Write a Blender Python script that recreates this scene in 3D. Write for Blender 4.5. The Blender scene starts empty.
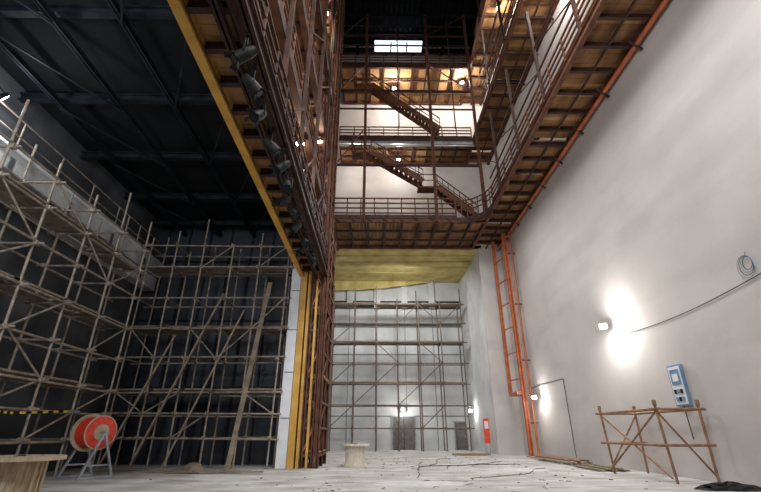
import bpy, math, random
from mathutils import Vector, Matrix
random.seed(7)
sc=bpy.context.scene
try:
    sc.view_settings.view_transform='Standard'
except Exception: pass

# ---------------- materials ----------------
def mat(name,c1,c2=None,scale=3.0,rough=0.8,metal=0.0,bump=0.0,emis=0,stretch=(1,1,1),detail=6,lo=.35,hi=.65,streak=None,spec=.5):
    m=bpy.data.materials.new(name); m.use_nodes=True
    nt=m.node_tree; b=nt.nodes['Principled BSDF']
    b.inputs['Roughness'].default_value=rough
    b.inputs['Metallic'].default_value=metal
    b.inputs['Specular IOR Level'].default_value=spec
    c2=c2 or c1
    tc=nt.nodes.new('ShaderNodeTexCoord'); mp=nt.nodes.new('ShaderNodeMapping')
    mp.inputs['Scale'].default_value=stretch
    n=nt.nodes.new('ShaderNodeTexNoise'); n.inputs['Scale'].default_value=scale; n.inputs['Detail'].default_value=detail
    r=nt.nodes.new('ShaderNodeValToRGB')
    r.color_ramp.elements[0].color=(*c1,1); r.color_ramp.elements[1].color=(*c2,1)
    r.color_ramp.elements[0].position=lo; r.color_ramp.elements[1].position=hi
    L=nt.links
    L.new(tc.outputs['Object'],mp.inputs['Vector']); L.new(mp.outputs['Vector'],n.inputs['Vector'])
    L.new(n.outputs['Fac'],r.inputs['Fac']); out=r.outputs['Color']
    if streak:
        for (sx,sy,sz,s2,dark,p0,p1) in streak:
            mp2=nt.nodes.new('ShaderNodeMapping'); mp2.inputs['Scale'].default_value=(sx,sy,sz)
            n2=nt.nodes.new('ShaderNodeTexNoise'); n2.inputs['Scale'].default_value=s2; n2.inputs['Detail'].default_value=8
            r2=nt.nodes.new('ShaderNodeValToRGB'); r2.color_ramp.elements[0].color=(*dark,1); r2.color_ramp.elements[1].color=(1,1,1,1)
            r2.color_ramp.elements[0].position=p0; r2.color_ramp.elements[1].position=p1
            mx=nt.nodes.new('ShaderNodeMixRGB'); mx.blend_type='MULTIPLY'; mx.inputs[0].default_value=1
            L.new(tc.outputs['Object'],mp2.inputs['Vector']); L.new(mp2.outputs['Vector'],n2.inputs['Vector']); L.new(n2.outputs['Fac'],r2.inputs['Fac'])
            L.new(out,mx.inputs[1]); L.new(r2.outputs['Color'],mx.inputs[2]); out=mx.outputs[0]
    L.new(out,b.inputs['Base Color'])
    if bump:
        bp=nt.nodes.new('ShaderNodeBump'); bp.inputs['Strength'].default_value=bump; bp.inputs['Distance'].default_value=.05
        L.new(n.outputs['Fac'],bp.inputs['Height']); L.new(bp.outputs['Normal'],b.inputs['Normal'])
    if emis:
        b.inputs['Emission Color'].default_value=(*c2,1); b.inputs['Emission Strength'].default_value=emis
    return m
WALL=mat('plaster_white',(.50,.465,.445),(.61,.575,.555),.3,.9,bump=.06,detail=7,lo=.3,hi=.7,
   streak=[(1,.25,1.2,.5,(.88,.88,.89),.36,.52),(1,1,1,7,(.96,.96,.96),.30,.42)])
REAR=mat('rear_plaster',(.50,.51,.51),(.62,.63,.63),.5,.9,streak=[(1,1,.2,1.5,(.92,.92,.92),.38,.52)])
BLACK=mat('black_panel',(.012,.015,.022),(.034,.040,.056),.8,.55,stretch=(1,1,.3))
BLACKC=mat('black_ceiling',(.004,.005,.006),(.010,.011,.013),.6,.8,spec=.2)
BLUEST=mat('dark_blue_steel',(.004,.006,.009),(.014,.018,.023),2,.6,.1,spec=.25)
DGREY=mat('dark_grey_wall',(.05,.055,.065),(.12,.13,.15),.7,.9)
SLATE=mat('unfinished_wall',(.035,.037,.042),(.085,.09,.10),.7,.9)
CONC=mat('concrete_beam',(.50,.50,.50),(.68,.68,.67),1.2,.9)
STEEL=mat('primer_red_steel',(.080,.032,.019),(.155,.066,.038),2.5,.65,.05,spec=.3)
STEELD=mat('dark_brown_steel',(.032,.017,.013),(.070,.034,.026),2.5,.65,.05,spec=.3)
REDP=mat('orange_red_paint',(.34,.08,.028),(.50,.14,.052),2,.5)
YEL=mat('ochre_steel',(.48,.25,.035),(.68,.38,.075),1.5,.55)
WOOD=mat('orange_plywood',(.13,.062,.027),(.34,.175,.075),1.3,.75,stretch=(1,.3,1),spec=.3)
WOODL=mat('fresh_plywood',(.26,.135,.055),(.48,.27,.12),1.3,.75,stretch=(1,.3,1),spec=.3)
PLANK=mat('scaffold_plank',(.18,.14,.10),(.32,.26,.19),3,.85,stretch=(.4,2,1))
PIPE=mat('scaffold_pipe',(.22,.18,.145),(.41,.35,.285),4,.6,.2)
PIPED=mat('dark_scaffold_pipe',(.09,.065,.05),(.19,.15,.12),4,.6,.2)
PIPER=mat('rusty_pipe',(.20,.10,.06),(.36,.21,.13),4,.7,.1)
YINS=mat('yellow_insulation',(.42,.33,.11),(.62,.52,.21),.9,.9,bump=.5)
RED=mat('red_cable',(.65,.03,.02),(.8,.07,.03),6,.5)
SPOOL=mat('spool_wood',(.42,.32,.21),(.60,.49,.35),3,.8,stretch=(4,.5,1))
SPOOLP=mat('pale_spool_wood',(.56,.50,.40),(.72,.67,.58),3,.8,stretch=(4,.5,1))
BLK=mat('black_rubber',(.006,.006,.006),(.016,.016,.016),5,.6,spec=.2)
WHT=mat('white_paint',(.7,.72,.75),(.8,.82,.85),2,.7)
BLUE=mat('box_blue',(.12,.22,.36),(.2,.33,.5),3,.5)
DOOR=mat('door_grey',(.10,.09,.085),(.16,.15,.14),3,.6)
LAMP=mat('lamp_glow',(1,1,1),(1,.98,.95),1,emis=40)
SKYL=mat('skylight_glow',(1,1,1),(.85,.92,1),1,emis=1.6)
TAPE=mat('tape_yellow',(.7,.5,.02),(.8,.6,.05),2,.5)
GALV=mat('galvanised',(.25,.28,.31),(.4,.43,.46),2,.45,.5)
STRM=mat('plastic_sheet',(.5,.5,.5),(.62,.62,.62),2,.5)

# ---------------- mesh accumulator ----------------
class M:
    def __init__(s): s.v=[];s.f=[];s.m=[];s.mats=[];s.sm=[]
    def mi(s,m):
        if m not in s.mats: s.mats.append(m)
        return s.mats.index(m)
    def add(s,vs,fs,m,smooth=False):
        o=len(s.v); s.v+= [tuple(v) for v in vs]; k=s.mi(m)
        for f in fs: s.f.append([o+i for i in f]); s.m.append(k); s.sm.append(smooth)
    def box(s,a,b,m):
        x0,y0,z0=a;x1,y1,z1=b
        vs=[(x0,y0,z0),(x1,y0,z0),(x1,y1,z0),(x0,y1,z0),(x0,y0,z1),(x1,y0,z1),(x1,y1,z1),(x0,y1,z1)]
        s.add(vs,[(0,3,2,1),(4,5,6,7),(0,1,5,4),(1,2,6,5),(2,3,7,6),(3,0,4,7)],m)
    def frame(s,p,q,up=(0,0,1)):
        p=Vector(p);q=Vector(q);d=(q-p).normalized();u=Vector(up)
        if abs(d.dot(u))>.98: u=Vector((0,1,0))
        r=d.cross(u).normalized();u=r.cross(d).normalized()
        return p,q,r,u
    def beam(s,p,q,w,h,m):
        p,q,r,u=s.frame(p,q);vs=[]
        for c in (p,q):
            for a,b in ((-1,-1),(1,-1),(1,1),(-1,1)): vs.append(c+r*a*w/2+u*b*h/2)
        s.add(vs,[(0,1,2,3),(7,6,5,4),(0,4,5,1),(1,5,6,2),(2,6,7,3),(3,7,4,0)],m)
    def ibeam(s,p,q,w,h,m,t=.04):
        p,q,r,u=s.frame(p,q)
        s.beam(p,q,t,h,m)
        for k in(-1,1): s.beam(p+u*k*(h/2-t/2),q+u*k*(h/2-t/2),w,t,m)
    def tube(s,p,q,r1,m,r2=None,n=8):
        r2=r1 if r2 is None else r2
        p,q,r,u=s.frame(p,q);vs=[]
        for c,rr in((p,r1),(q,r2)):
            for i in range(n):
                a=2*math.pi*i/n; vs.append(c+r*math.cos(a)*rr+u*math.sin(a)*rr)
        fs=[(i,(i+1)%n,n+(i+1)%n,n+i) for i in range(n)]
        s.add(vs,fs,m,True); s.add(vs,[list(range(n))[::-1],list(range(n,2*n))],m)
    def poly(s,pts,r,m,n=6):
        for a,b in zip(pts,pts[1:]): s.tube(a,b,r,m,n=n)
    def obj(s,name,loc=(0,0,0),rot=(0,0,0)):
        me=bpy.data.meshes.new(name); me.from_pydata(s.v,[],s.f)
        for m in s.mats: me.materials.append(m)
        for i,p in enumerate(me.polygons): p.material_index=s.m[i]; p.use_smooth=s.sm[i]
        me.update(); o=bpy.data.objects.new(name,me); o.location=loc;o.rotation_euler=rot
        sc.collection.objects.link(o); return o

W=10.7; L=-3.75; LW=-13.0; H=40.0; YB=33.0; YR=42.0; RX=8.8
# ---------------- shell ----------------
FL=mat('dusty_floor',(.40,.39,.375),(.60,.59,.575),.7,.9,bump=.3,detail=12,lo=.33,hi=.62,
   streak=[(.35,1,1,1.6,(.74,.73,.71),.36,.50),(1,.6,1,5,(.86,.85,.84),.34,.42),(.5,1.6,1,.9,(.82,.80,.78),.42,.54)])
f=M(); f.box((LW-.5,-6,-.3),(W+.3,YR+.3,0),FL); f.obj('floor')
f=M(); f.box((W,-6,0),(W+.3,YB,H),WALL); f.obj('wall_right')
f=M(); f.box((RX,YB,0),(W+.3,YB+.3,15.9),WALL); f.box((L-.4,YB,15.9),(W+.3,YB+.3,H),WALL); f.obj('wall_back')
f=M(); f.box((RX,YB+.3,0),(RX+.3,YR,16.2),REAR); f.obj('wall_rear_stage_right')
f=M(); f.box((-5.3,YB,0),(-5,YR,16.2),REAR); f.obj('wall_rear_stage_left')
f=M(); f.box((-5.3,YR,0),(RX+.3,YR+.3,16.2),REAR)
f.box((-5,YR-.25,13.1),(RX,YR,13.8),BLUEST)
f.box((-5,YR-.3,11.3),(RX,YR,11.5),DGREY)
for x in (-2.6,0.2,3,5.8): f.box((x-.3,YR-.3,13.0),(x+.3,YR,15.9),REAR)
for z in (2.8,5.6,8.4): f.box((-5,YR-.03,z),(RX,YR,z+.06),DGREY)
for x in (-2.6,0.2,3,5.8): f.box((x-.02,YR-.03,0),(x+.03,YR,13),DGREY)
f.obj('wall_rear')
f=M(); f.box((-5.3,YB-.0,15.9),(RX+.3,YR+.3,16.2),YINS)
for i in range(6):
    y=33.6+i*1.4
    f.beam((-5,y,15.85-.25*random.random()),(RX,y,15.85-.25*random.random()),1.2,.12,YINS)
vs=[];n=16
for i in range(n+1):
    t=i/n;x=-5+t*11
    zb=14.75+1.05*t*t
    vs+=[(x,41.3+.08*math.sin(i*2.3),15.85),(x,41.3+.12*math.sin(i*1.7),zb)]
f.add(vs,[(2*i,2*i+1,2*i+3,2*i+2) for i in range(n)],YINS,True)
f.obj('ceiling_rear_stage')
f=M(); f.box((L-.4,-6,9.3),(L-.02,21,H),STEELD); f.box((L-.4,21,0),(L-.02,YB,H),STEELD); f.obj('wall_proscenium')
f=M(); f.box((LW,23,0),(L-.4,23.3,13),BLACK)
x=LW+.6
while x<L-.6:
    f.box((x,22.9,0),(x+.1,23,13),BLUEST); x+=1.25
for z in (3.5,7,10.5): f.box((LW,22.92,z),(L-.4,23,z+.1),BLUEST)
f.obj('wall_black')
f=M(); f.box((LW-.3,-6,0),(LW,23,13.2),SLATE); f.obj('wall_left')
f=M(); f.box((LW-.3,-6,13),(L-.4,23.3,13.3),BLACKC); f.obj('ceiling_side_stage')
f=M()
for y in (5,8.5,12,15.5,19,22): f.ibeam((LW,y,12.6),(L-.4,y,12.6),.22,.3,BLUEST)
for x in (-11.4,-9.3,-7.3,-5.4): f.ibeam((x,-6,12.25),(x,23,12.25),.16,.2,BLUEST)
for i,y in enumerate((5,8.5,12,15.5,19)):
    f.beam((-11.4,y,12.1),(-9.3,y+3.5,12.1),.06,.06,BLUEST)
    f.beam((-7.3,y+3.5,12.1),(-5.4,y,12.1),.06,.06,BLUEST)
f.obj('ceiling_truss_grid')
f=M(); f.box((LW,-6,8.7),(LW+.55,22.8,10.2),CONC)
f.box((LW,-6,10.2),(LW+.7,22.8,10.35),WHT)
for y in range(0,22,3): f.box((LW+.55,y,8.9),(LW+.6,y+.15,10.0),DGREY)
f.box((LW+.55,-6,9.4),(LW+.58,22.8,9.45),DGREY)
for y in range(0,22,2): f.tube((LW+.6,y,10.3),(LW+.6,y,11.4),.03,PIPE)
for z in (10.8,11.4): f.tube((LW+.6,-2,z),(LW+.6,22,z),.03,PIPE)
f.obj('balcony_beam')
f=M(); f.box((L-.4,-6,H),(W+.3,YB+.3,H+.3),BLACKC); f.obj('ceiling')
f=M()
for y in range(14,33,2): f.ibeam((L,y,38.2),(W,y,38.2),.25,.4,BLUEST)
for x in (-2,1,4,7,10): f.ibeam((x,8,38.7),(x,YB,38.7),.25,.4,BLUEST)
x=L+.2
while x<W: f.beam((x,10,39.0),(x,YB,39.0),.08,.1,BLUEST); x+=.5
f.obj('ceiling_grid_deck')
f=M(); f.box((-.2,30.2,37.3),(4.6,31.4,37.5),SKYL); f.box((8.0,23.5,37.3),(9.9,25.5,37.5),SKYL)
for x in (1.4,3.0): f.box((x,30.2,37.2),(x+.12,31.4,37.3),BLUEST)
f.obj('skylight_panel')
f=M(); f.box((W-.05,24.6,0),(W,30.6,4.2),WALL)
f.beam((W-.06,24.6,0),(W-.06,24.6,4.2),.03,.05,DGREY); f.beam((W-.06,24.6,4.2),(W-.06,30.6,4.2),.02,.03,DGREY)
f.obj('wall_panel_boarding')

# ---------------- galleries ----------------
def rail(f,p,q,h=1.2,sp=1.6,n=3,m=STEEL,w=.06):
    p=Vector(p);q=Vector(q);d=(q-p).length;k=max(1,int(d/sp))
    for i in range(k+1):
        a=p.lerp(q,i/k); f.beam(a,a+Vector((0,0,h)),w,w,m)
    for i in range(n):
        z=h*(i+1)/n; f.beam(p+Vector((0,0,z)),q+Vector((0,0,z)),w,w,m)
def deck(f,x0,x1,y0,y1,z,axis,depth=.4,sp=1.3,steel=STEEL,wood=WOOD):
    if axis=='y':
        y=y0
        while y<y1-.01:
            if random.random()>.04: f.box((x0+.05,y,z+depth-.08),(x1-.05,min(y+.28,y1)-.015,z+depth),WOODL if random.random()<.12 else wood)
            y+=.28
        y=y0
        while y<=y1+.01: f.ibeam((x0,y,z+.2),(x1,y,z+.2),.14,.32,STEELD,.03); y+=sp
        f.ibeam((x0,y0,z+.2),(x0,y1,z+.2),.22,depth,steel); f.ibeam((x1-.1,y0,z+.2),(x1-.1,y1,z+.2),.22,depth,steel)
        xm=(x0+x1)/2; f.beam((xm,y0,z+.1),(xm,y1,z+.1),.08,.1,STEELD)
    else:
        x=x0
        while x<x1-.01:
            f.box((x,y0+.05,z+depth-.08),(min(x+.28,x1)-.015,y1-.05,z+depth),wood); x+=.28
        x=x0
        while x<=x1+.01: f.ibeam((x,y0,z+.2),(x,y1,z+.2),.14,.32,STEELD,.03); x+=sp
        f.ibeam((x0,y0,z+.2),(x1,y0,z+.2),.2,depth,steel); f.ibeam((x0,y1-.1,z+.2),(x1,y1-.1,z+.2),.2,depth,steel)
        for yy in ((y0*2+y1)/3,(y0+2*y1)/3): f.beam((x0,yy,z+.08),(x1,yy,z+.08),.14,.16,STEELD)
XI=8.3
for z,xi in ((15.8,XI),(24.5,8.5),(31.7,8.5)):
    f=M(); y0=-2 if z<20 else 6
    deck(f,xi,W-.02,y0,YB-.02,z,'y')
    rail(f,(xi+.05,y0,z+.4),(xi+.05,25.9,z+.4),1.5,1.5,4,w=.08)
    f.beam((xi+.05,y0,z+.5),(xi+.05,25.9,z+.5),.05,.25,STEELD)
    y=y0+1
    while y<YB-1:
        f.beam((W-.08,y,z-.4),(xi+1.9,y,z+.05),.08,.08,STEELD); y+=2.6
    if z<20:
        f.tube((W-.25,y0,z-.12),(W-.25,YB-.1,z-.12),.1,REDP)
    y=8
    while y<28:
        f.beam((xi+.05,y,z+.4),(xi+.05,y,z+7.0 if z<30 else 38),.14,.14,STEELD)
        if z<30: f.beam((xi+.05,y,z+2.6),(xi+.05,y+4 if y<24 else 25.9,z+4.2),.05,.05,STEELD)
        y+=4
    for k in (2.6,4.2):
        if z<30: f.beam((xi+.05,8,z+k),(xi+.05,25.9,z+k),.07,.1,STEELD)
    f.box((W-.35,y0,z+3.2),(W-.03,YB-.1,z+3.28),STEELD)
    f.obj('fly_gallery')
f=M(); z=15.8
deck(f,-3.2,XI-.12,28,YB-.02,z,'x')
rail(f,(-3.2,28.05,z+.4),(6.1,28.05,z+.4),1.7,.95,4,w=.085)
rail(f,(-3.2,32.6,z+.4),(7.0,32.6,z+.4),1.3,1.3,3,w=.06,m=STEELD)
prev=None
for i in range(9):
    a=math.pi/2*i/8; p=Vector((6.1+2.2*math.sin(a)*1.0,28.05-2.2*(1-math.cos(a)),z+.2))
    if prev:
        f.beam(prev,p,.2,.45,STEELD)
        for k in (.9,1.3,1.7): f.beam(prev+Vector((0,0,k)),p+Vector((0,0,k)),.07,.07,STEEL)
        f.add([prev,p,(XI,28.05,z+.2)],[(0,1,2)],WOOD)
    f.beam(p,p+Vector((0,0,1.7)),.06,.06,STEEL)
    prev=p
f.beam((-3.2,28,z),(-3.2,33,z),.2,.4,STEEL)
f.box((-3.2,27.93,z+.3),(6.1,27.99,z+.62),STEELD)
x=-3.2
while x<6:
    f.beam((x,27.9,z+.45),(x+.6,27.9,z-.1),.08,.08,STEELD); x+=1.2
f.obj('bridge_gallery')
f=M(); z=24.5
deck(f,-3.2,8.4,29.7,YB-.02,z,'x',wood=WOODL); rail(f,(-3.2,29.75,z+.4),(8.4,29.75,z+.4),1.3,1.2,4,w=.08)
f.box((-3.2,29.4,z-.35),(8.4,29.6,z-.1),GALV); f.tube((-3.2,29.35,z-.6),(8.4,29.35,z-.6),.07,GALV)
f.box((-3.2,29.6,z),(8.4,29.66,z+.6),STEELD)
f.obj('bridge_gallery')
f=M(); z=31.7
deck(f,-3.2,8.4,28.3,YB-.02,z,'x',wood=WOODL); rail(f,(-3.2,28.35,z+.4),(8.4,28.35,z+.4),1.3,1.2,4,w=.08)
f.box((-3.2,28.2,z),(8.4,28.26,z+.5),STEELD)
f.obj('bridge_gallery')
f=M()
for x in (-3.2,-.9,4.6,8.3): f.ibeam((x,27.8,15.8),(x,27.8,38.0),.22,.22,STEEL)
for x in (1.9,6.6): f.beam((x,27.8,24.5),(x,27.8,38.0),.1,.1,STEELD)
for zz in (20.8,28.5,35.2): f.ibeam((-3.2,27.8,zz),(8.3,27.8,zz),.12,.2,STEELD)
for zz in (26.5,34.0,36.5): f.ibeam((-3.2,27.8,zz),(8.3,27.8,zz),.1,.12,STEELD)
f.beam((-3.2,27.8,35.2),(-.9,27.8,38),.1,.1,STEELD); f.beam((4.6,27.8,35.2),(8.3,27.8,38),.1,.1,STEELD)
f.beam((-3.2,27.8,28.5),(-.9,27.8,31.7),.08,.08,STEEL); f.beam((4.6,27.8,31.7),(8.3,27.8,28.5),.08,.08,STEEL)
f.beam((-3.2,27.8,20.8),(-.9,27.8,24.5),.08,.08,STEEL)
f.obj('hanger_post_frame')
def stair(p,q,y,w=1.0):
    f=M();p=Vector(p);q=Vector(q);n=int(abs(p.z-q.z)/.24)
    for yy in (y,y+w):
        f.beam((p.x,yy,p.z),(q.x,yy,q.z),.07,.42,STEEL)
        f.beam((p.x,yy,p.z+1.1),(q.x,yy,q.z+1.1),.07,.07,STEEL)
        f.beam((p.x,yy,p.z+.6),(q.x,yy,q.z+.6),.05,.05,STEEL)
        for i in range(8):
            t=i/7;a=p.lerp(q,t); f.beam((a.x,yy,a.z),(a.x,yy,a.z+1.1),.05,.05,STEEL)
    for i in range(n):
        t=(i+.5)/n;a=p.lerp(q,t); f.box((a.x-.14,y,a.z-.02),(a.x+.14,y+w,a.z+.02),STEEL)
    f.box((p.x-1.6,y,p.z-.1),(p.x,y+w,p.z+.05),STEEL); rail(f,(p.x-1.6,y,p.z+.05),(p.x,y,p.z+.05),1.1,.8,2)
    f.beam((p.x-1.5,y,p.z),(p.x-1.5,y,p.z+2.0),.08,.08,STEEL)
    f.obj('steel_staircase')
stair((-.4,0,29.8),(5.4,0,24.9),28.3)
stair((-.4,0,22.6),(3.8,0,19.8),28.5)
stair((5.0,0,19.6),(8.0,0,16.9),29.0,.9)

# ---------------- left portal ----------------
XP=-2.75
f=M()
deck(f,L,XP+.2,-2,20.4,8.8,'y',.4,.95,STEEL,WOODL)
f.box((L-.14,-2,8.73),(L+.08,20.4,9.35),YEL)
f.ibeam((-3.0,-2,8.7),(-3.0,20.4,8.7),.15,.2,STEELD)
f.ibeam((XP+.2,-2,9.0),(XP+.2,20.4,9.0),.22,.5,STEELD)
rail(f,(XP+.2,-2,9.3),(XP+.2,20.4,9.3),1.2,1.2,3,m=STEELD)
f.obj('portal_bridge')
for z in (12.2,15.8,20,24.5,28.5,32.5,36):
    f=M(); y0=5 if z<20 else 10
    deck(f,L+.05,XP,y0,20.3,z,'y',.4,1.3,STEEL,WOODL); rail(f,(XP,y0,z+.4),(XP,20.3,z+.4),1.2,1.6,3)
    f.box((XP-.02,y0,z),(XP+.04,20.3,z+.45),STEELD)
    f.obj('side_gallery')
f=M()
for y in (9,12,15,18): 
    f.ibeam((XP+.12,y,9),(XP+.12,y,38),.14,.14,STEELD)
for i,y in enumerate((9,12,15)):
    for z in (9.2,16.2,24.9):
        f.beam((XP+.12,y,z),(XP+.12,y+3,z+3.0),.07,.07,STEELD)
f.obj('gallery_post_frame')
f=M()
ys=(20.5,22.0,23.6); XA=-3.2
for x in (XA,XP+.05,-2.5):
    for y in ys: f.ibeam((x,y,0),(x,y,38 if x<-2.6 else 12.2),.16,.16,STEEL)
f.ibeam((-2.95,20.45,0),(-2.95,20.45,38),.1,.1,YEL)
z=.5;k=0
while z<37:
    xe=XP if z>12 else -2.45
    for y in ys: f.beam((-3.2,y,z),(xe,y,z),.1,.12,STEEL)
    for x in (XA,xe): f.beam((x,20.5,z),(x,23.6,z),.08,.1,STEEL)
    f.beam((XA,20.5,z),(XP,20.5,z+1.1),.06,.06,REDP if k%3==0 else STEEL)
    f.beam((xe,20.5 if k%2 else 22,z),(xe,22 if k%2 else 20.5,z+1.1),.06,.06,STEEL)
    if k%3==0: f.box((-3.1,20.7,z+.1),(xe,23.5,z+.15),WOODL)
    z+=1.1;k+=1
f.box((-3.80,20.45,0),(-3.5,20.75,9.0),YEL); f.box((-3.42,20.45,0),(-3.28,20.7,14),YEL)
f.box((-3.7,20.75,0),(-3.22,22.9,15),STEELD)
f.obj('portal_tower')
f=M(); f.box((-4.30,20.5,0),(-3.83,20.95,9.6),WHT); 
for z in (2,4,6,8): f.box((-4.26,20.48,z),(-3.82,20.5,z+.03),DGREY)
f.obj('white_pilaster')

# ---------------- stage lights ----------------
def stage_light(x,y,z,rz,tilt,s=.66):
    f=M()
    f.tube((0,0,-.05),(0,0,.35),.03,BLK)
    f.box((-.07,-.05,.3),(.07,.05,.42),BLK)
    f.beam((-.24,0,-.05),(.24,0,-.05),.05,.03,BLK)
    for q in(-1,1): f.beam((q*.24,0,-.05),(q*.24,0,-.45),.05,.03,BLK)
    R=Matrix.Rotation(tilt,4,'X'); o=Vector((0,0,-.42))
    def P(v): return R@Vector(v)+o
    f.tube(P((0,.35,0)),P((0,.1,0)),.13,BLK,.19,12)
    f.tube(P((0,.1,0)),P((0,-.35,0)),.19,BLK,.2,12)
    f.tube(P((0,-.35,0)),P((0,-.37,0)),.17,BLUEST,.17,12)
    for a in (0,90,180,270):
        c=math.cos(math.radians(a));s2=math.sin(math.radians(a))
        f.beam(P((c*.2,-.36,s2*.2)),P((c*.32,-.5,s2*.32)),.2,.01,BLK)
    ob=f.obj('stage_light',(x,y,z),(0,0,rz)); ob.scale=(s,s,s)
    return ob
for i in range(12):
    y=6.0+i*.95+random.uniform(-.25,.25)
    stage_light(-2.75+random.uniform(-.2,.2),y,8.42,random.uniform(-1,1)+ (1.2 if i%2 else -.5),random.uniform(.3,1.1))
f=M(); f.tube((-2.75,2,8.66),(-2.75,18,8.66),.04,BLK); f.obj('lighting_bar')

# ---------------- orange guide column right ----------------
f=M()
f.ibeam((9.6,31.2,3.9),(9.6,31.2,15.7),.22,.22,REDP,.05)
f.ibeam((10.0,29.6,0),(10.0,29.6,15.7),.28,.28,REDP,.05)
f.tube((10.35,29.3,0),(10.35,29.3,15.7),.07,REDP)
f.box((9.75,29.35,0),(10.25,29.85,.06),REDP)
f.box((9.5,29.5,3.75),(10.15,31.3,3.95),REDP)
z=4.8
while z<15.5:
    f.beam((9.6,31.2,z),(10.0,29.6,z),.08,.08,REDP)
    z+=1.8
for z in (2,6,10,14): f.beam((10.0,29.6,z),(W,29.6,z),.08,.08,STEEL)
f.obj('guide_rail_mast')

# ---------------- scaffolds ----------------
def scaffold(name,ox,oy,dx,dy,nb,bay,dep,lev,top,pl,m=PIPE,r=.045,jit=.12,bp=.4):
    f=M(); D=Vector((dx,dy,0)); N=Vector((-dy,dx,0)); O=Vector((ox,oy,0))
    for i in range(nb+1):
        for j in (0,1):
            b=O+D*i*bay+N*j*dep; h=top+random.uniform(-.9,.9)
            b2=b+Vector((random.uniform(-jit,jit),random.uniform(-jit,jit),h))
            f.tube(b,b2,r,m,n=6); 
            f.box((b.x-.12,b.y-.12,0),(b.x+.12,b.y+.12,.02),m)
    zs=lev
    for z in zs:
        for j in (0,1):
            a=O+N*j*dep-D*.4; b=O+N*j*dep+D*(nb*bay+.4)
            z1=z+random.uniform(-.06,.06)
            f.tube(a+Vector((0,0,z1)),b+Vector((0,0,z1+random.uniform(-.08,.08))),r,m,n=6)
        for i in range(nb+1):
            a=O+D*i*bay-N*.25; b=O+D*i*bay+N*(dep+.25)
            f.tube(a+Vector((0,0,z)),b+Vector((0,0,z)),r*.9,m,n=6)
            for j in(0,1):
                c=O+D*i*bay+N*j*dep; f.box((c.x-.08,c.y-.08,z-.07),(c.x+.08,c.y+.08,z+.07),m)
    for i in range(nb):
        for k in range(len(zs)-1):
            if random.random()<bp:
                s=(i+k)%2
                a=O+D*(i+s)*bay+Vector((0,0,zs[k])); b=O+D*(i+1-s)*bay+Vector((0,0,zs[k+1]))
                f.tube(a,b,r*.8,m,n=6)
    for z in pl:
        k=max(2,int(dep/.28))
        for i in range(nb):
            for j in range(k):
                if random.random()<.12: continue
                e0=random.uniform(-.35,.1);e1=random.uniform(-.1,.35);dz=random.uniform(0,.05)
                a=O+D*(i*bay+e0)+N*(dep*(j+.5)/k)+Vector((0,0,z+.1+dz)); b=O+D*((i+1)*bay+e1)+N*(dep*(j+.5)/k)+Vector((0,0,z+.1+random.uniform(0,.06)))
                f.beam(a,b,dep/k*.9,.07,PLANK)
    return f.obj(name)
scaffold('scaffold_tower',-11.8,20.3,1,0,5,1.44,1.4,[1.2,2.2,3.1,4.6,6.0,7.5,9.2,10.4],11.3,[3.1,6.0,9.1],bp=.4)
scaffold('scaffold_tower',-10.95,6.5,0,1,6,2.0,1.2,[1.2,2.1,3.0,4.3,5.6,7.0,8.3,9.3],10.6,[3.0,5.6,8.3],bp=.45)
scaffold('scaffold_tower',-3.9,38.8,1,0,6,2.0,1.5,[1.8,3.6,5.4,7.2,9.0,10.8,12.6],13.6,[5.4,9.0,12.6],r=.055,m=PIPED,bp=.3)
f=M()
for a,b in (((-9.9,19.2,0),(-7.4,19.8,7.6)),((-8.5,19.0,0),(-6.3,19.8,6.8)),((-5.9,19.1,0),(-5.2,19.8,8.2)),((-11.2,19.3,0),(-9.4,19.9,5.6))):
    f.beam((a[0],a[1],.07),b,.2,.07,PLANK)
f.obj('leaning_timber_prop')
f=M();r=.042
P=[(9.0,17.9),(10.4,17.9),(9.0,14.3),(10.4,14.3)]
for x,y in P: f.tube((x+(.12 if x<9.5 else -.02),y,0),(x,y,2.25),r,PIPER); f.tube((x,y,2.2),(x,y,2.38),r*1.5,PIPER)
for z in (1.05,2.1):
    for a,b in ((0,1),(2,3),(0,2),(1,3)):
        if z<2 and (a,b)==(1,3): continue
        A=Vector((*P[a],z));B=Vector((*P[b],z));d=(B-A).normalized()*.2
        f.tube(A-d,B+d,r,PIPER)
for a,b in ((0,2),(2,0)): f.tube((*P[a],.15),(*P[b],2.05),r*.8,PIPER)
for a,b in ((0,1),(3,2)): f.tube((*P[a],.15),(*P[b],2.05),r*.8,PIPER)
f.obj('trestle_scaffold')

# ---------------- cable spools ----------------
def spool(name,x,y,h,R,rd,SP):
    f=M(); n=28
    f.tube((0,0,0),(0,0,.08),R,SP,n=n); f.tube((0,0,h-.08),(0,0,h),R,SP,n=n)
    f.tube((0,0,.08),(0,0,h-.08),rd,SP,n=20)
    for i in range(20):
        a=2*math.pi*i/20; f.beam((math.cos(a)*rd,math.sin(a)*rd,.08),(math.cos(a)*rd,math.sin(a)*rd,h-.08),.1,.03,SP)
    f.tube((0,0,h),(0,0,h+.02),.09,BLK,n=12)
    for i in range(5):
        xx=-R*.8+i*R*.4; hw=math.sqrt(R*R-xx*xx)*.97; f.box((xx-.008,-hw,h),(xx+.008,hw,h+.004),DOOR)
    for i in range(4):
        a=math.pi/2*i+.4; f.tube((math.cos(a)*rd*.8,math.sin(a)*rd*.8,h),(math.cos(a)*rd*.8,math.sin(a)*rd*.8,h+.03),.03,GALV)
    f.obj(name,(x,y,0))
spool('wooden_cable_spool',-8.05,10.8,.92,.88,.5,SPOOL)
spool('wooden_cable_spool',-.9,21.8,.93,.64,.40,SPOOLP)
f=M(); n=28
def T(a,b,r,m,r2=None): f.tube((a,0,1.42),(b,0,1.42),r,m,r2,n)
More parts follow.
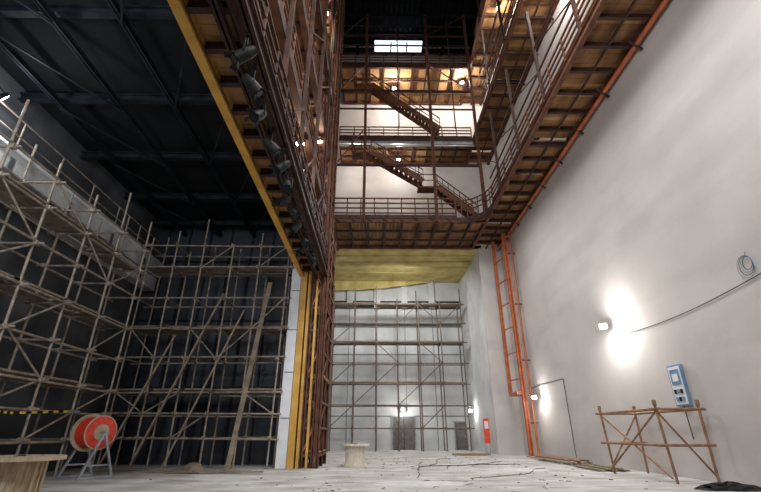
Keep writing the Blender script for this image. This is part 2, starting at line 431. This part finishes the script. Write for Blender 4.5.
T(-.46,-.40,.62,SPOOL); T(-.40,.26,.5,RED); T(.26,.29,.56,SPOOL)
for i in range(11):
    xx=-.38+i*.057; T(xx,xx+.036,.515,RED)
T(.29,.31,.52,RED); T(.31,.33,.26,SPOOL); T(-.6,.6,.035,GALV)
for s in(-.56,.52):
    for k in(-1,1): f.beam((s,0,1.45),(s+ (.05 if s>0 else -.05),k*.55,.03),.07,.07,GALV)
    f.beam((s,-.42,.4),(s,.42,.4),.05,.05,GALV); f.beam((s*1.1,-.6,.04),(s*1.1,.6,.04),.08,.06,GALV)
f.obj('red_cable_reel',(-9.85,16.4,0),(0,0,-.5))

# ---------------- lamps ----------------
def flood(name,loc,d,en,size=.12,col=(1,.97,.92)):
    f=M();d=Vector(d).normalized()
    p,q,r,u=f.frame((0,0,0),d)
    c=Vector((0,0,0))
    def bx(o,w,h,t,m): f.beam(o,o+d*t,w,h,m)
    bx(c,.34,.26,.1,BLK); bx(c+d*.1,.28,.2,.01,LAMP)
    f.beam(r*.2,r*.2-d*.25,.03,.03,BLK); f.beam(r*-.2,r*-.2-d*.25,.03,.03,BLK)
    for k in range(4): f.beam(-d*.04+r*(k-1.5)*.07,r*(k-1.5)*.07,.02,.2,BLK)
    o=f.obj(name,loc)
    ld=bpy.data.lights.new(name+'_light','POINT'); ld.energy=en; ld.shadow_soft_size=size; ld.color=col
    lo=bpy.data.objects.new('lamp',ld); sc.collection.objects.link(lo); lo.parent=o; lo.location=d*.3
    return o
flood('work_floodlight',(W-.55,18.4,5.75),(-.35,-.6,-.2),420)
flood('work_floodlight',(W-.5,28.3,3.5),(-.3,-.6,-.2),130)
flood('work_floodlight',(RX-.4,39.5,3.2),(.2,-1,-.2),90)
flood('work_floodlight',(2.6,YR-.5,3.4),(0,-1,-.3),120)
flood('work_floodlight',(1.7,30.2,31.2),(0,-.6,-1),850,col=(1,.93,.83))
flood('work_floodlight',(8.0,29.5,31.3),(-.3,-.6,-1),1000,col=(1,.96,.90))
flood('work_floodlight',(2.0,31.0,23.7),(0,-.4,-1),330,col=(1,.94,.86))  # added lamp to brighten the bridge deck underside
flood('work_floodlight',(-1.8,30.5,23.7),(0,-.4,-1),240,col=(1,.93,.83))  # second added lamp for the same deck underside
flood('work_floodlight',(9.3,15,24.2),(.3,0,-1),420,col=(1,.95,.88))  # added lamp, brightens the wall between the fly galleries
flood('work_floodlight',(9.3,22,31.4),(.3,0,-1),500,col=(1,.94,.85))  # added lamp for the wall below the top fly gallery
flood('work_floodlight',(-3.0,13.5,11.9),(.1,0,-1),100,col=(1,.88,.72))
flood('work_floodlight',(-3.0,17,24),(.1,0,-1),240,col=(1,.88,.72))
flood('work_floodlight',(-3.0,18,15.5),(.1,0,-1),140,col=(1,.88,.72))
flood('work_floodlight',(-11.9,10.4,11.2),(.4,.8,-.5),130,col=(.92,.96,1))

# ---------------- doors, boxes, signs ----------------
f=M(); f.box((1.7,YR-.08,0),(3.7,YR,2.75),DOOR); f.box((1.6,YR-.12,0),(1.7,YR,2.85),GALV); f.box((3.7,YR-.12,0),(3.8,YR,2.85),GALV);f.box((1.6,YR-.12,2.75),(3.8,YR,2.85),GALV)
f.box((2.68,YR-.1,0),(2.72,YR-.08,2.75),BLK); f.box((2.55,YR-.13,1.1),(2.6,YR-.08,1.35),GALV); f.obj('door_1')
f=M(); f.box((7.4,YR-.08,0),(8.4,YR,2.3),DOOR); f.box((7.3,YR-.1,0),(7.4,YR,2.4),GALV); f.box((8.4,YR-.1,0),(8.5,YR,2.4),GALV); f.box((7.3,YR-.1,2.3),(8.5,YR,2.4),GALV); f.box((8.25,YR-.12,1),(8.3,YR-.08,1.2),GALV); f.obj('door_2')
RX2=8.15
f=M(); f.box((RX2,34.0,.7),(RX2+.4,34.12,2.4),RED); f.box((RX2+.06,33.98,1.7),(RX2+.34,34.0,2.2),WHT)
for x in (RX2+.05,RX2+.35): f.beam((x,34.06,0),(x,34.06,.7),.04,.04,GALV)
f.box((RX2-.05,33.85,0),(RX2+.45,34.3,.03),GALV); f.obj('red_sign_board')
f=M(); wx=W-.01
f.box((wx-.1,14.9,2.25),(wx,15.6,3.6),BLUE); f.box((wx-.11,14.95,2.3),(wx-.1,15.55,3.55),WHT)
f.box((wx-.13,15.02,2.95),(wx-.11,15.48,3.45),BLUE); f.box((wx-.14,15.1,3.05),(wx-.13,15.38,3.3),WHT)
for k in range(2):
    for j in range(3): f.box((wx-.14,15.05+j*.16,2.4+k*.25),(wx-.11,15.15+j*.16,2.54+k*.25),BLK if (j+k)%2 else BLUE)
f.tube((wx-.05,15.3,2.25),(wx-.03,15.3,1.2),.015,BLK)
f.obj('electrical_panel_box')
f=M(); pts=[]
for i in range(25):
    t=i/24; y=18.4-8.6*t; pts.append((W-.04,y,5.3+.25*t-.25*math.sin(math.pi*t)))
f.poly(pts,.013,BLK)
f.obj('wall_cable')
f=M()
for k in range(4):
    R=.17+.045*k; c=(W-.05-.01*k,11.05,5.85)
    f.poly([(c[0],c[1]+R*math.cos(a*math.pi/12)*.9+.02*k,c[2]+R*math.sin(a*math.pi/12)*1.1-.03*k) for a in range(25)],.008,BLUE if k%2 else BLK)
f.tube((W-.06,11.05,6.05),(W-.02,11.05,6.2),.012,GALV)
f.obj('cable_coil')
# ---------------- floor clutter ----------------
for i in range(5):
    f=M(); x=random.uniform(-.5,5); y=random.uniform(13,22); a=random.uniform(.3,2.6); pts=[]
    for k in range(20):
        pts.append((x,y,.012)); a=a*.9+.1*1.2+random.uniform(-.35,.35); x+=math.cos(a)*.28; y+=math.sin(a)*.42
        x=min(x,8.6)
    f.poly(pts,random.choice([.010,.013,.018]),BLK); f.obj('floor_cable')
f=M()
for k in range(9):
    y0=random.uniform(21.8,22.5); y1=random.uniform(26,28)
    f.tube((9.2+.13*k,y0,.12+.08*(k%2)),(9.15+.13*k,y1,.12+.08*(k%2)),.05,PIPER if k%2 else PIPE)
for y in (22.8,25.5): f.beam((9.0,y,.03),(10.5,y,.03),.12,.06,PLANK)
f.obj('pipe_stack')
f=M()
for k in range(5): f.beam((9.0+.25*k,18.6,.05+.05*(k%2)),(9.1+.26*k,21.3,.05+.05*(k%2)),.2,.05,PLANK)
f.obj('plank_pile')
f=M()
for k in range(6): f.beam((5.6+random.uniform(-.3,.3),31.5+.25*k,.06),(7.8+random.uniform(-.3,.3),31.7+.25*k,.06),.2,.1,PLANK if k%2 else PIPER)
f.obj('plank_pile')
f=M()
for k in range(8):
    x=-8.8+.45*k; f.beam((x,18.2+random.uniform(-.3,.2),.04),(x+random.uniform(1,2),18.3+random.uniform(-.3,.3),.06),.18,.05,PLANK)
f.obj('plank_pile')
def heap(name,cx,cy,rx,ry,h,m):
    f=M();n=16;k=7;vs=[]
    for j in range(k):
        for i in range(n):
            a=2*math.pi*i/n;t=1-j/(k-1)
            q=1+random.uniform(-.18,.18)
            vs.append((math.cos(a)*rx*t*q,math.sin(a)*ry*t*q,h*(1-t*t)*random.uniform(.7,1.1)))
    fs=[(j*n+i,j*n+(i+1)%n,(j+1)*n+(i+1)%n,(j+1)*n+i) for j in range(k-1) for i in range(n)]
    f.add(vs,fs,m); f.obj(name,(cx,cy,0))
heap('black_tarpaulin_heap',9.6,12.9,.9,.4,.2,BLK)
heap('rubble_pile',-7.4,19.5,.5,.25,.3,PLANK)
heap('plastic_sheet_pile',1.5,14.5,1.6,.6,.07,STRM)
heap('plastic_sheet_pile',5.2,19.5,1.8,.8,.08,STRM)
f=M()
for i in range(260):
    x=random.gauss(3,4.5);y=random.uniform(12,31)
    if x>9 or x<-8: continue
    s=random.uniform(.008,.025); a=random.uniform(0,6.28);l=random.uniform(.03,.18)
    f.beam((x,y,s/2),(x+l*math.cos(a),y+l*math.sin(a),s/2),s*1.5,s,random.choice([PLANK,BLK,CONC,DOOR]))
f.obj('floor_debris')
f=M(); pts=[(-10.85,10.5,2.05),(-10.85,12.5,1.98),(-10.85,13.7,1.95),(-10.85,16.1,2.1)]
for a,b in zip(pts,pts[1:]):
    for k in range(10):
        A=Vector(a).lerp(Vector(b),k/10);B=Vector(a).lerp(Vector(b),(k+1)/10); f.beam(A,B,.01,.07,TAPE if k%2 else BLK)
f.obj('caution_tape')

# ---------------- lights ----------------
def area(name,loc,tgt,en,size,col=(1,1,1)):
    l=bpy.data.lights.new(name,'AREA'); l.energy=en;l.size=size;l.color=col
    o=bpy.data.objects.new(name,l);o.location=loc
    o.rotation_euler=(Vector(tgt)-Vector(loc)).to_track_quat('-Z','Y').to_euler(); sc.collection.objects.link(o)
area('hall_fill_light',(3.5,7,20),(4,20,0),2200,5,(1,.99,.98))  # added fill for the hall, kept above the frame
area('hall_fill_light',(0,2,12),(7,30,18),850,4,(1,.98,.96))  # added fill above the camera, aimed at the back and right walls
area('floor_fill_light',(3,24,15.2),(3,25,0),900,3,(1,.99,.97))  # added downward fill to brighten the floor, no fixture modelled
area('side_stage_fill_light',(-7,2,10.5),(-11,18,5),380,2,(.95,.97,1))  # added out-of-frame fill for the dim side stage
area('side_stage_fill_light',(-8.5,3.5,7.5),(-12.6,13,9.3),340,1.5,(.92,.96,1))  # added out-of-frame fill to brighten the balcony beam
area('rear_stage_fill_light',(2,34.3,14.3),(2,41.5,4),700,2.5,(1,1,1))  # added fill facing the rear wall, its unlit back towards the camera
w=bpy.data.worlds.new('world');sc.world=w;w.use_nodes=True
w.node_tree.nodes['Background'].inputs[0].default_value=(.9,.93,1,1)
w.node_tree.nodes['Background'].inputs[1].default_value=.19

# ---------------- camera ----------------
cd=bpy.data.cameras.new('camera');cd.lens=420/761*36;cd.sensor_width=36;cd.clip_end=200
cam=bpy.data.objects.new('camera',cd);cam.location=(0,0,1.4)
cam.rotation_euler=(math.radians(90+24),0,math.radians(-.75))
sc.collection.objects.link(cam);sc.camera=cam
